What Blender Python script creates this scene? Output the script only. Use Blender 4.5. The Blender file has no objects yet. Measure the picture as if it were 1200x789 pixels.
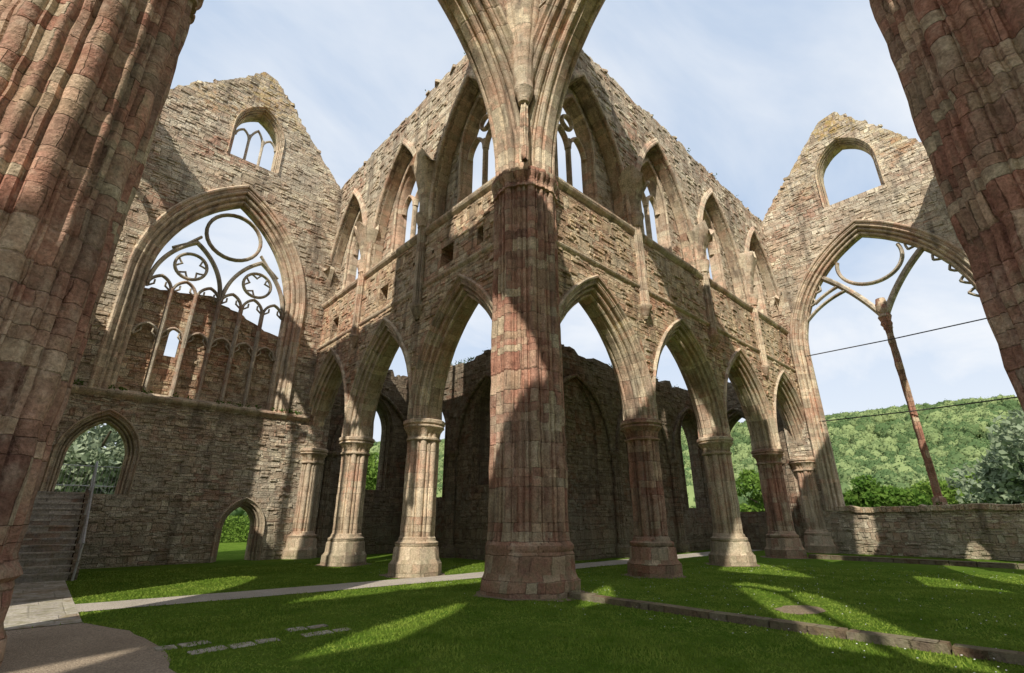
import bpy, bmesh, math, random
import numpy as np
from mathutils import Vector, geometry, noise
random.seed(7); rng=np.random.default_rng(7)
S=bpy.context.scene
S.view_settings.view_transform='Standard'; S.view_settings.look='None'; S.view_settings.exposure=0
D=10.2
# ------------------------------------------------------------------ helpers
def empty(name,parent=None):
    o=bpy.data.objects.new(name,None); S.collection.objects.link(o); o.parent=parent; return o
class MB:
    def __init__(s): s.v=[];s.f=[];s.uv=[]
    def add(s,vs,fs,uvs):
        b=len(s.v); s.v+=vs
        for f,u in zip(fs,uvs):
            s.f.append([b+i for i in f]); s.uv+=list(u)
    def box(s,c,size,rz=0,tilt=(0,0),tap=0,off=0):
        hx,hy,hz=[k/2 for k in size]
        pts=[]
        cr,sr=math.cos(rz),math.sin(rz)
        for z in(-1,1):
            for x,y in((-1,-1),(1,-1),(1,1),(-1,1)):
                k=1-tap*(z>0)
                px,py,pz=x*hx*k,y*hy*k,z*hz
                pz+=px*tilt[0]+py*tilt[1]
                pts.append((c[0]+px*cr-py*sr,c[1]+px*sr+py*cr,c[2]+pz))
        fs=[(0,1,5,4),(1,2,6,5),(2,3,7,6),(3,0,4,7),(4,5,6,7),(3,2,1,0)]
        L=[2*hx,2*hy,2*hx,2*hy]
        uv=[]
        for i in range(4):
            a=off+i*.37
            uv.append([(a,c[2]-hz),(a+L[i],c[2]-hz),(a+L[i],c[2]+hz),(a,c[2]+hz)])
        uv.append([(off,0),(off+2*hx,0),(off+2*hx,2*hy),(off,2*hy)]);uv.append(uv[-1])
        s.add(pts,fs,uv)
    def done(s,name,mat,parent=None,smooth=False,ang=40):
        me=bpy.data.meshes.new(name); me.from_pydata(s.v,[],s.f)
        uvl=me.uv_layers.new(name='UVMap')
        uvl.data.foreach_set('uv',np.array(s.uv,dtype=np.float32).ravel())
        if mat: me.materials.append(mat)
        if smooth:
            me.shade_smooth()
            try: me.set_sharp_from_angle(angle=math.radians(ang))
            except Exception: pass
        o=bpy.data.objects.new(name,me); S.collection.objects.link(o); o.parent=parent; return o
def frame(o,u,n):
    def F(a,h,d): return (o[0]+u[0]*a+n[0]*d, o[1]+u[1]*a+n[1]*d, h)
    return F
def inpoly(x,y,poly):
    c=np.zeros(len(x),bool); n=len(poly)
    for i in range(n):
        x0,y0=poly[i];x1,y1=poly[(i+1)%n]
        c^=((y0>y)!=(y1>y))&(x<(x1-x0)*(y-y0)/((y1-y0) or 1e-9)+x0)
    return c
def add_wall(mb,outline,holes,d0,d1,F,uo=0,relief=0):
    polys=[[Vector((p[0],p[1],0)) for p in q] for q in [outline]+holes]
    tris=geometry.tessellate_polygon(polys)
    flat=[p for q in [outline]+holes for p in q]; n=len(flat)
    vs=[F(p[0],p[1],d1) for p in flat]+[F(p[0],p[1],d0) for p in flat]
    fs=[];uv=[]
    for t in tris:
        fs.append(tuple(t)); uv.append([(flat[i][0]+uo,flat[i][1]) for i in t])
        fs.append(tuple(i+n for i in reversed(t))); uv.append([(flat[i][0]+uo+7,flat[i][1]) for i in reversed(t)])
    b=0
    for q in [outline]+holes:
        m=len(q); s=0
        for i in range(m):
            j=(i+1)%m
            L=math.hypot(q[j][0]-q[i][0],q[j][1]-q[i][1])
            v0=q[i][1] if abs(q[j][0]-q[i][0])<.02 else s
            v1=q[j][1] if abs(q[j][0]-q[i][0])<.02 else s+L
            fs.append((b+i,b+j,n+b+j,n+b+i)); uv.append([(d1,v0),(d1,v1),(d0,v1),(d0,v0)])
            s+=L
        b+=m
    if relief:
        # individual stones standing proud of the wall face
        xs=[p[0] for p in outline]; hs=[p[1] for p in outline]
        x0,x1,h0,h1=min(xs),max(xs),max(0,min(hs)),max(hs)
        N=int((x1-x0)*(h1-h0)*relief)
        a=rng.uniform(x0,x1,N); h=h0+np.floor(rng.uniform(0,(h1-h0)/.15,N))*.15+.075
        w=rng.uniform(.07,.24,N); hh=rng.uniform(.05,.085,N)
        ok=np.ones(N,bool)
        for sx in(-1,1):
            for sy in(-1,1):
                ok&=inpoly(a+sx*(w+.05),h+sy*(hh+.05),outline)
                for q in holes: ok&=~inpoly(a+sx*(w+.05),h+sy*(hh+.05),q)
        for A,H,W_,G_ in zip(a[ok],h[ok],w[ok],hh[ok]):
            pr=random.uniform(.008,.05); c=.012+pr*.3; b=len(vs)
            co=[(A-W_,H-G_),(A+W_,H-G_),(A+W_,H+G_),(A-W_,H+G_)]
            k=[(A-W_+c,H-G_+c),(A+W_-c,H-G_+c),(A+W_-c,H+G_-c),(A-W_+c,H+G_-c)]
            vs+=[F(p[0],p[1],d1-.01) for p in co]+[F(p[0]+random.uniform(-.008,.008),p[1]+random.uniform(-.008,.008),d1+pr+random.uniform(-.006,.006)) for p in k]
            fs.append((b+4,b+5,b+6,b+7)); uv.append([(p[0]+uo,p[1]) for p in k])
            for i in range(4):
                j=(i+1)%4; fs.append((b+i,b+j,b+4+j,b+4+i)); uv.append([(co[i][0]+uo,co[i][1]),(co[j][0]+uo,co[j][1]),(k[j][0]+uo,k[j][1]),(k[i][0]+uo,k[i][1])])
    mb.add(vs,fs,uv)
def arch(cx,a,spring,rise,off=0,n=14,sill=None):
    """left->right points of a pointed arch"""
    R=(a*a+rise*rise)/(2*a); c=R-a; R2=R+off
    pm=math.acos(max(-1,min(1,c/R2)))
    right=[(cx-c+R2*math.cos(pm*i/n),spring+R2*math.sin(pm*i/n)) for i in range(n+1)]
    left=[(2*cx-x,h) for x,h in right]
    pts=left[:-1]+[(cx,right[-1][1])]+right[:-1][::-1]
    if sill is not None: pts=[(cx-a-off,sill)]+pts+[(cx+a+off,sill)]
    return pts
def add_sweep(mb,path,prof,F,closed=False,d=0,pclosed=False,uo=0,jit=0):
    n=len(path); m=len(prof); vs=[]
    def nrm(p,q):
        dx,dy=q[0]-p[0],q[1]-p[1]; l=math.hypot(dx,dy) or 1; return (-dy/l,dx/l)
    cum=[0]
    for i in range(1,n): cum.append(cum[-1]+math.dist(path[i],path[i-1]))
    if closed: cum.append(cum[-1]+math.dist(path[0],path[-1]))
    for i in range(n):
        if closed: a=nrm(path[i-1],path[i]);b=nrm(path[i],path[(i+1)%n])
        else:
            a=nrm(path[i-1],path[i]) if i>0 else None
            b=nrm(path[i],path[i+1]) if i<n-1 else a
            if a is None:a=b
        k=1+a[0]*b[0]+a[1]*b[1]
        N=((a[0]+b[0])/max(k,.3),(a[1]+b[1])/max(k,.3))
        jj=random.uniform(-jit,jit)
        for (pn,pd) in prof:
            vs.append(F(path[i][0]+N[0]*(pn+jj),path[i][1]+N[1]*(pn+jj),pd+d))
    pl=[0]
    for i in range(1,m): pl.append(pl[-1]+math.dist(prof[i],prof[i-1]))
    if pclosed: pl.append(pl[-1]+math.dist(prof[0],prof[-1]))
    fs=[];uv=[]
    for i in range(n if closed else n-1):
        i2=(i+1)%n
        for j in range(m if pclosed else m-1):
            j2=(j+1)%m
            fs.append((i*m+j,i2*m+j,i2*m+j2,i*m+j2))
            uv.append([(pl[j]+uo,cum[i]),(pl[j]+uo,cum[i+1]),(pl[j+1]+uo,cum[i+1]),(pl[j+1]+uo,cum[i])])
    if not closed and pclosed:
        fs.append(tuple(range(m)));uv.append([(0,0)]*m)
        fs.append(tuple((n-1)*m+k for k in range(m)));uv.append([(0,0)]*m)
    mb.add(vs,fs,uv)
def roll(cn,cd,r,k=6):
    return [(cn+r*math.cos(math.radians(a)),cd+r*math.sin(math.radians(a))) for a in np.linspace(35,235,k)]
def mould(sc=1.0,hd=.56,hood=True,both=True):
    """(n,d) profile; n=0 soffit, outer n=.55; path runs so that +n is outside opening"""
    h=[]
    if hood: h+=[(.72,.52),(.72,.61),(.66,.66),(.60,.64),(.57,.565)]
    else: h+=[(.60,.50),(.60,.57)]
    h+=[(.50,.565)]+roll(.44,.49,.065)+[(.36,.39),(.33,.42)]+roll(.27,.36,.07)+[(.19,.26),(.155,.29)]+roll(.10,.21,.075)+[(.035,.11),(.0,.10),(0,.0)]
    h=[(n,d*hd/.56) for n,d in h]
    if both: h=h+[(n,-d) for n,d in h[:-1]][::-1]
    else: h=h+[(0,-.15)]
    return [(n*sc,d*sc if sc!=1 else d) for n,d in h]
def bar(r,dd=None):
    dd=dd or r*1.3
    return [(-r,-dd*.5),(-r,dd*.3),(-r*.35,dd),(r*.35,dd),(r,dd*.3),(r,-dd*.5),(r*.35,-dd),(-r*.35,-dd)]
def lobes(th,n,dep):
    s=(th*n/(2*math.pi)); k=int(s+1e-6)%2; s%=1
    if n>=16:      # crossing piers: wide roll, fillet, slender shaft, hollow
        if k==0:
            if s<.72: return dep*1.15*math.sqrt(max(0,1-((s-.36)/.36)**2))
            if s<.86: return dep*.55
            return 0
        if s<.14: return 0
        if s<.5: return dep*.75*math.sqrt(max(0,1-((s-.32)/.18)**2))
        if s<.62: return dep*.1
        if s<.9: return dep*.55
        return 0
    if s<.60: return dep*math.sqrt(max(0,1-((s-.30)/.30)**2))
    if s<.70 or s>.92: return 0
    return dep*.5
def column(mb,c,secs,n=12,dep=.07,m=12*14,rot=0,sq=0,uo=0,jit=.006):
    """secs: (z,R,lobefactor,octfactor)"""
    full=[]
    for k in range(len(secs)):
        full.append(secs[k])
        if k<len(secs)-1:
            z0,R0,l0,o0=secs[k];z1,R1,l1,o1=secs[k+1]
            q=int((z1-z0)/.33)
            for i in range(1,q+1):
                t=i/(q+1)
                full.append((z0+(z1-z0)*t,R0+(R1-R0)*t,l0+(l1-l0)*t,o0+(o1-o0)*t))
    vs=[]
    for z,R,l,o in full:
        j=random.uniform(-jit,jit); jx=random.uniform(-jit,jit); jy=random.uniform(-jit,jit)
        for i in range(m):
            th=2*math.pi*i/m
            r=R+j+l*(lobes(th,n,dep)-dep)
            a=(th+math.pi/8)%(math.pi/4)-math.pi/8
            ro=R*.96/math.cos(a)
            r=r*(1-o)+ro*o
            r*=1+sq*math.cos(4*th)
            if jit: r+=.018*noise.noise(Vector((math.cos(th)*R*3,math.sin(th)*R*3+uo,z*2.2)))
            vs.append((c[0]+jx+r*math.cos(th+rot),c[1]+jy+r*math.sin(th+rot),z))
    fs=[];uv=[]
    for k in range(len(full)-1):
        z0=full[k][0];z1=full[k+1][0];R=full[k][1]
        v0=z0;v1=z1 if z1-z0>.001 else z1+abs(full[k][1]-full[k+1][1])
        for i in range(m):
            i2=(i+1)%m
            u0=2*math.pi*R*i/m+uo;u1=2*math.pi*R*(i+1)/m+uo
            fs.append((k*m+i,k*m+i2,(k+1)*m+i2,(k+1)*m+i)); uv.append([(u0,v0),(u1,v0),(u1,v1),(u0,v1)])
    t=(len(full)-1)*m
    fs.append(tuple(t+i for i in range(m)));uv.append([(vs[t+i][0],vs[t+i][1]) for i in range(m)])
    mb.add(vs,fs,uv)
def jag(p,q,step=.4,amp=.16):
    L=math.dist(p,q); out=[]; cuts=[0]
    while cuts[-1]<L: cuts.append(cuts[-1]+step*random.uniform(.35,1.5))
    cuts=[c*L/cuts[-1] for c in cuts]
    for i in range(len(cuts)-1):
        t0=cuts[i]/L;t1=cuts[i+1]/L
        x0=p[0]+(q[0]-p[0])*t0;x1=p[0]+(q[0]-p[0])*t1
        h=p[1]+(q[1]-p[1])*(t0+t1)/2+random.uniform(-amp,amp)*.8
        h+=amp*1.6*noise.noise(Vector((x0*.5,p[1],3)))
        e=(x1-x0)*random.uniform(.05,.3); s=(q[1]-p[1])/(abs(q[0]-p[0])+.01)*(x1-x0)*.2
        out+=[(x0+e,h-s+random.uniform(-.04,.04)),(x1-e,h+s+random.uniform(-.04,.04))]
    return out
# ------------------------------------------------------------------ materials
def nt(mat): mat.use_nodes=True; t=mat.node_tree; t.nodes.clear(); return t
class NB:
    def __init__(s,t): s.t=t
    def n(s,ty,**k):
        nd=s.t.nodes.new(ty)
        for a,b in k.items(): setattr(nd,a,b)
        return nd
    def l(s,a,b): s.t.links.new(a,b)
    def m(s,op,a,b=None,c=None,clamp=False):
        nd=s.n('ShaderNodeMath',operation=op); nd.use_clamp=clamp
        for i,x in enumerate((a,b,c)):
            if x is None: continue
            if isinstance(x,(int,float)): nd.inputs[i].default_value=x
            else: s.l(x,nd.inputs[i])
        return nd.outputs[0]
    def noise(s,vec,scale,det=4,rough=.55):
        nd=s.n('ShaderNodeTexNoise'); nd.inputs['Scale'].default_value=scale; nd.inputs['Detail'].default_value=det; nd.inputs['Roughness'].default_value=rough
        s.l(vec,nd.inputs['Vector']); return nd
    def ramp(s,f,stops,interp='LINEAR'):
        r=s.n('ShaderNodeValToRGB'); r.color_ramp.interpolation=interp
        e=r.color_ramp.elements
        while len(e)<len(stops): e.new(.5)
        for k,(p,c) in enumerate(stops):
            e[k].position=p; e[k].color=(c,c,c,1) if isinstance(c,(int,float)) else (*c,1)
        s.l(f,r.inputs[0]); return r.outputs[0]
    def mix(s,f,a,b,mode='MIX'):
        nd=s.n('ShaderNodeMix',data_type='RGBA',blend_type=mode)
        for i,x in ((0,f),(6,a),(7,b)):
            if isinstance(x,(int,float)): nd.inputs[i].default_value=x
            elif isinstance(x,tuple): nd.inputs[i].default_value=(*x,1)
            else: s.l(x,nd.inputs[i])
        return nd.outputs[2]
    def mapr(s,f,a,b,c,d):
        nd=s.n('ShaderNodeMapRange'); nd.inputs[1].default_value=a;nd.inputs[2].default_value=b;nd.inputs[3].default_value=c;nd.inputs[4].default_value=d
        s.l(f,nd.inputs[0]); return nd.outputs[0]
def stone(name,ch=.24,cw=.5,pal=None,mort=.016,mk=.6,bump=.04,dist=.05,grey=.35,gain=1.0,red=0.0,redc=(.30,.165,.115),lich=True,vary=.75,stain=.6):
    mat=bpy.data.materials.new(name); b=NB(nt(mat))
    uv=b.n('ShaderNodeUVMap').outputs[0]; geo=b.n('ShaderNodeNewGeometry'); pos=geo.outputs['Position']
    dn=b.noise(pos,2.4,2,.6); sub=b.n('ShaderNodeVectorMath',operation='SUBTRACT'); b.l(dn.outputs['Color'],sub.inputs[0]); sub.inputs[1].default_value=(.5,.5,.5)
    sc=b.n('ShaderNodeVectorMath',operation='SCALE'); b.l(sub.outputs[0],sc.inputs[0]); sc.inputs['Scale'].default_value=dist*2.6
    ad2=b.n('ShaderNodeVectorMath',operation='ADD'); b.l(uv,ad2.inputs[0]); b.l(sc.outputs[0],ad2.inputs[1])
    sp=b.n('ShaderNodeSeparateXYZ'); b.l(ad2.outputs[0],sp.inputs[0]); U,V=sp.outputs[0],sp.outputs[1]
    n1=b.n('ShaderNodeTexNoise',noise_dimensions='1D'); b.l(V,n1.inputs['W']); n1.inputs['Scale'].default_value=1.1/ch*.3; n1.inputs['Detail'].default_value=0
    v2=b.m('ADD',b.m('DIVIDE',V,ch),b.m('MULTIPLY',n1.outputs[0],3.0))
    row=b.m('FLOOR',v2); fv=b.m('FRACT',v2)
    wr=b.n('ShaderNodeTexWhiteNoise',noise_dimensions='1D'); b.l(row,wr.inputs['W'])
    u2=b.m('ADD',b.m('MULTIPLY',b.m('DIVIDE',U,cw),b.m('ADD',b.m('MULTIPLY',wr.outputs[0],.9),.55)),b.m('MULTIPLY',wr.outputs[0],37.3))
    n2=b.n('ShaderNodeTexNoise',noise_dimensions='2D'); cb=b.n('ShaderNodeCombineXYZ'); b.l(u2,cb.inputs[0]); b.l(b.m('MULTIPLY',row,7.7),cb.inputs[1]); b.l(cb.outputs[0],n2.inputs['Vector']); n2.inputs['Scale'].default_value=.5; n2.inputs['Detail'].default_value=0
    u3=b.m('ADD',u2,b.m('MULTIPLY',n2.outputs[0],1.9))
    cell=b.m('FLOOR',u3); fu=b.m('FRACT',u3)
    cb2=b.n('ShaderNodeCombineXYZ'); b.l(cell,cb2.inputs[0]); b.l(row,cb2.inputs[1])
    wc=b.n('ShaderNodeTexWhiteNoise',noise_dimensions='2D'); b.l(cb2.outputs[0],wc.inputs['Vector'])
    wsp=b.n('ShaderNodeSeparateColor'); b.l(wc.outputs['Color'],wsp.inputs[0])
    r1,r2,r3=wsp.outputs[0],wsp.outputs[1],wsp.outputs[2]
    eu=b.m('MULTIPLY',b.m('MINIMUM',fu,b.m('SUBTRACT',1,fu)),cw); ev=b.m('MULTIPLY',b.m('MINIMUM',fv,b.m('SUBTRACT',1,fv)),ch)
    e=b.m('MINIMUM',eu,ev)
    fine=b.noise(pos,22,2,.72).outputs[0]; med=b.noise(pos,4.5,2,.65).outputs[0]; bigc=b.noise(pos,.42,4,.68)
    bs3=b.n('ShaderNodeSeparateColor'); b.l(bigc.outputs['Color'],bs3.inputs[0]); big,bg2,bg3=bs3.outputs[0],bs3.outputs[1],bs3.outputs[2]
    jm=b.mapr(b.m('ADD',bg3,b.m('MULTIPLY',b.m('SUBTRACT',med,.5),.6)),.36,.62,1.0,.25)
    st0=b.mapr(b.m('ADD',e,b.m('MULTIPLY',b.m('SUBTRACT',fine,.5),mort*1.8)),mort*.2,mort*1.7,0,1)
    st=b.m('SUBTRACT',1,b.m('MULTIPLY',b.m('SUBTRACT',1,st0),jm))
    f=b.m('ADD',b.m('MULTIPLY',r1,vary),b.m('MULTIPLY',b.m('SUBTRACT',bg2,.5-.5*(1-vary)/1.0),1.0),clamp=True)
    col=b.ramp(f,pal)
    redf=b.mapr(b.m('ADD',big,b.m('MULTIPLY',b.m('SUBTRACT',med,.5),.35)),.48-red,.60-red,0,.8)
    col=b.mix(b.m('MULTIPLY',redf,b.mapr(r3,.25,.6,0,1)),col,redc)
    col=b.mix(b.mapr(b.m('ADD',bg3,b.m('MULTIPLY',b.m('SUBTRACT',med,.5),.7)),.5,.66,0,grey*1.5),col,(.30,.265,.21))
    vv=b.m('MULTIPLY',b.mapr(fine,.3,.7,.68,1.30),b.mapr(med,.3,.7,.72,1.25))
    vv=b.m('MULTIPLY',vv,b.m('ADD',b.m('MULTIPLY',r2,.34),.84))
    vv=b.m('MULTIPLY',vv,b.m('ADD',b.m('MULTIPLY',st,1-mk),mk))
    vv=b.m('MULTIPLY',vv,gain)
    cv=b.n('ShaderNodeCombineColor'); [b.l(vv,cv.inputs[i]) for i in range(3)]
    col=b.mix(1.0,col,cv.outputs[0],'MULTIPLY')
    mp=b.n('ShaderNodeMapping'); b.l(pos,mp.inputs[0]); mp.inputs['Scale'].default_value=(1.7,1.7,.2)
    stn=b.noise(mp.outputs[0],1.0,3,.65).outputs[0]
    col=b.mix(b.mapr(stn,.53,.68,0,stain),col,(.13,.105,.085))
    spz=b.n('ShaderNodeSeparateXYZ'); b.l(pos,spz.inputs[0])
    col=b.mix(b.m('MULTIPLY',b.mapr(spz.outputs[2],0,2.4,.7,0),b.mapr(med,.3,.65,0,1)),col,(.17,.165,.09))
    if lich:
        lf=b.m('MULTIPLY',b.mapr(spz.outputs[2],19,25,.0,.8),b.mapr(b.m('ADD',med,b.m('SUBTRACT',big,.5)),.50,.64,0,1))
        col=b.mix(lf,col,(.48,.34,.11))
    hgt=b.m('ADD',b.m('MULTIPLY',st0,.5),b.m('ADD',b.m('MULTIPLY',r2,.5),b.m('ADD',b.m('MULTIPLY',fine,.65),b.m('MULTIPLY',med,.6))))
    bp=b.n('ShaderNodeBump'); bp.inputs['Strength'].default_value=1.0; bp.inputs['Distance'].default_value=bump; b.l(hgt,bp.inputs['Height'])
    bs=b.n('ShaderNodeBsdfDiffuse'); b.l(col,bs.inputs['Color']); bs.inputs['Roughness'].default_value=.0
    b.l(bp.outputs[0],bs.inputs['Normal'])
    out=b.n('ShaderNodeOutputMaterial'); b.l(bs.outputs[0],out.inputs[0])
    return mat
M_wall=stone('rubble_sandstone',.15,.30,mort=.013,mk=.62,bump=.05,dist=.07,gain=1.38,grey=.3,red=.015,redc=(.36,.19,.125),
   pal=[(0,(.21,.13,.09)),(.2,(.38,.27,.175)),(.4,(.47,.37,.245)),(.55,(.35,.23,.155)),(.7,(.51,.42,.29)),(.85,(.37,.30,.22)),(1,(.56,.45,.295))])
M_gable=stone('weathered_rubble',.145,.30,mort=.013,mk=.62,bump=.05,dist=.075,grey=.5,gain=1.36,red=-.02,
   pal=[(0,(.25,.18,.135)),(.3,(.42,.35,.255)),(.5,(.37,.28,.205)),(.7,(.48,.42,.325)),(1,(.55,.48,.35))])
M_dark=stone('shaded_aisle_stone',.17,.33,mort=.014,mk=.6,bump=.05,dist=.06,gain=.72,grey=.6,
   pal=[(0,(.22,.16,.12)),(.4,(.38,.31,.23)),(.7,(.33,.25,.18)),(1,(.44,.38,.29))])  # shade of the aisle walls put into the colour as darker stone
M_arch=stone('dressed_arch_stone',.34,.60,mort=.007,mk=.7,bump=.024,dist=.015,gain=1.3,grey=.4,red=0.0,redc=(.40,.24,.17),
   pal=[(0,(.31,.22,.16)),(.25,(.43,.35,.255)),(.5,(.51,.43,.315)),(.7,(.41,.30,.22)),(1,(.55,.47,.35))])
M_pier=stone('ashlar_pier_stone',.33,.42,mort=.008,mk=.62,bump=.030,dist=.035,gain=1.15,red=.10,grey=.25,redc=(.34,.165,.12),vary=.85,stain=.5,
   pal=[(0,(.22,.12,.09)),(.25,(.36,.22,.155)),(.45,(.43,.31,.215)),(.6,(.30,.175,.13)),(.8,(.44,.35,.25)),(1,(.50,.40,.28))])
M_pier2=stone('buff_pier_stone',.36,.50,mort=.007,mk=.65,bump=.024,dist=.02,gain=1.3,red=-.01,redc=(.39,.22,.155),
   pal=[(0,(.31,.22,.16)),(.25,(.43,.34,.245)),(.5,(.51,.42,.305)),(.75,(.41,.30,.215)),(1,(.56,.47,.34))])
M_trac=stone('tracery_stone',.5,.5,mort=.005,mk=.8,bump=.012,dist=.01,gain=1.05,grey=.5,
   pal=[(0,(.38,.32,.25)),(.5,(.48,.42,.33)),(1,(.54,.48,.39))])
M_kerb=stone('dark_kerb_stone',.4,.8,mort=.012,bump=.03,dist=.03,gain=.6,red=.1,lich=False,pal=[(0,(.24,.16,.12)),(.5,(.34,.27,.2)),(1,(.38,.32,.25))])
def simple(name,c,rough=.6,metal=0):
    m=bpy.data.materials.new(name); b=NB(nt(m)); pos=b.n('ShaderNodeNewGeometry').outputs['Position']
    f=b.noise(pos,14,3).outputs[0]
    col=b.mix(b.mapr(f,.3,.7,0,1),tuple(x*.65 for x in c),c)
    bs=b.n('ShaderNodeBsdfPrincipled'); b.l(col,bs.inputs['Base Color']); bs.inputs['Roughness'].default_value=rough; bs.inputs['Metallic'].default_value=metal
    b.l(bs.outputs[0],b.n('ShaderNodeOutputMaterial').inputs[0]); return m
M_iron=simple('weathered_iron',(.06,.055,.05),.6,.3)
M_steel=simple('galvanised_steel',(.6,.61,.62),.4,.4)
def leafmat(name,c1,c2,tr=.3,sc=.6,ov=.35,det=3):
    m=bpy.data.materials.new(name); b=NB(nt(m)); pos=b.n('ShaderNodeNewGeometry').outputs['Position']
    oi=b.n('ShaderNodeObjectInfo').outputs['Random']
    f=b.m('ADD',b.noise(pos,sc,det,.7).outputs[0],b.m('MULTIPLY',b.m('SUBTRACT',oi,.5),ov))
    col=b.mix(b.mapr(f,.32,.68,0,1),c1,c2)
    d=b.n('ShaderNodeBsdfDiffuse'); b.l(col,d.inputs[0])
    if tr:
        t=b.n('ShaderNodeBsdfTranslucent'); b.l(col,t.inputs[0])
        mx=b.n('ShaderNodeMixShader'); mx.inputs[0].default_value=tr; b.l(d.outputs[0],mx.inputs[1]); b.l(t.outputs[0],mx.inputs[2]); o=mx.outputs[0]
    else: o=d.outputs[0]
    b.l(o,b.n('ShaderNodeOutputMaterial').inputs[0]); return m
M_leaf=leafmat('hazed_woodland_leaves',(.085,.135,.055),(.215,.27,.115),0,.012,.85,2)  # distance haze painted into the leaf colour: paler, less saturated greens
M_leaf2=leafmat('green_leaves',(.07,.145,.025),(.17,.26,.05),.3,.8)
M_willow=leafmat('willow_leaves',(.22,.27,.17),(.36,.41,.28),.25,.8)
M_bark=simple('bark',(.12,.09,.06),.9)
def lawnmat():
    m=bpy.data.materials.new('lawn_grass'); b=NB(nt(m)); pos=b.n('ShaderNodeNewGeometry').outputs['Position']
    a=b.noise(pos,.5,3,.6).outputs[0]; c=b.noise(pos,3.5,3,.65).outputs[0]; f=b.noise(pos,55,2,.7).outputs[0]
    col=b.mix(b.mapr(a,.35,.65,0,1),(.09,.175,.02),(.16,.25,.035))
    col=b.mix(b.mapr(c,.45,.72,0,.7),col,(.20,.25,.055))
    col=b.mix(b.mapr(f,.3,.62,.55,0),col,(.04,.085,.01))
    bp=b.n('ShaderNodeBump'); bp.inputs['Distance'].default_value=.05; b.l(b.m('ADD',f,b.m('MULTIPLY',c,1.2)),bp.inputs['Height'])
    bs=b.n('ShaderNodeBsdfDiffuse'); b.l(col,bs.inputs['Color']); b.l(bp.outputs[0],bs.inputs['Normal'])
    b.l(bs.outputs[0],b.n('ShaderNodeOutputMaterial').inputs[0]); return m
M_lawn=lawnmat()
M_blade=leafmat('grass_blades',(.115,.205,.022),(.30,.385,.07),.35,1.1,.0,3)
def gravelmat(name,c,sc=60):
    m=bpy.data.materials.new(name); b=NB(nt(m)); pos=b.n('ShaderNodeNewGeometry').outputs['Position']
    v=b.n('ShaderNodeTexVoronoi'); v.inputs['Scale'].default_value=sc; b.l(pos,v.inputs['Vector'])
    n=b.noise(pos,1.2,4).outputs[0]
    col=b.mix(b.mapr(v.outputs['Color'],0,1,0,1),tuple(x*.6 for x in c),tuple(min(1,x*1.35) for x in c))
    col=b.mix(b.mapr(n,.4,.7,0,.5),col,tuple(x*.6 for x in c))
    bp=b.n('ShaderNodeBump'); bp.inputs['Distance'].default_value=.012; b.l(v.outputs['Distance'],bp.inputs['Height']); bp.invert=True
    bs=b.n('ShaderNodeBsdfDiffuse'); b.l(col,bs.inputs['Color']); b.l(bp.outputs[0],bs.inputs['Normal'])
    b.l(bs.outputs[0],b.n('ShaderNodeOutputMaterial').inputs[0]); return m
M_gravel=gravelmat('brown_gravel',(.34,.275,.205)); M_path=gravelmat('pale_path',(.50,.45,.38),90); M_soil=gravelmat('bare_soil',(.24,.19,.13),40)
M_slab=stone('paving_slabs',.75,.6,mort=.012,bump=.01,dist=.01,gain=1.25,lich=False,pal=[(0,(.36,.33,.29)),(.5,(.42,.38,.34)),(1,(.46,.42,.37))])
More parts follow.
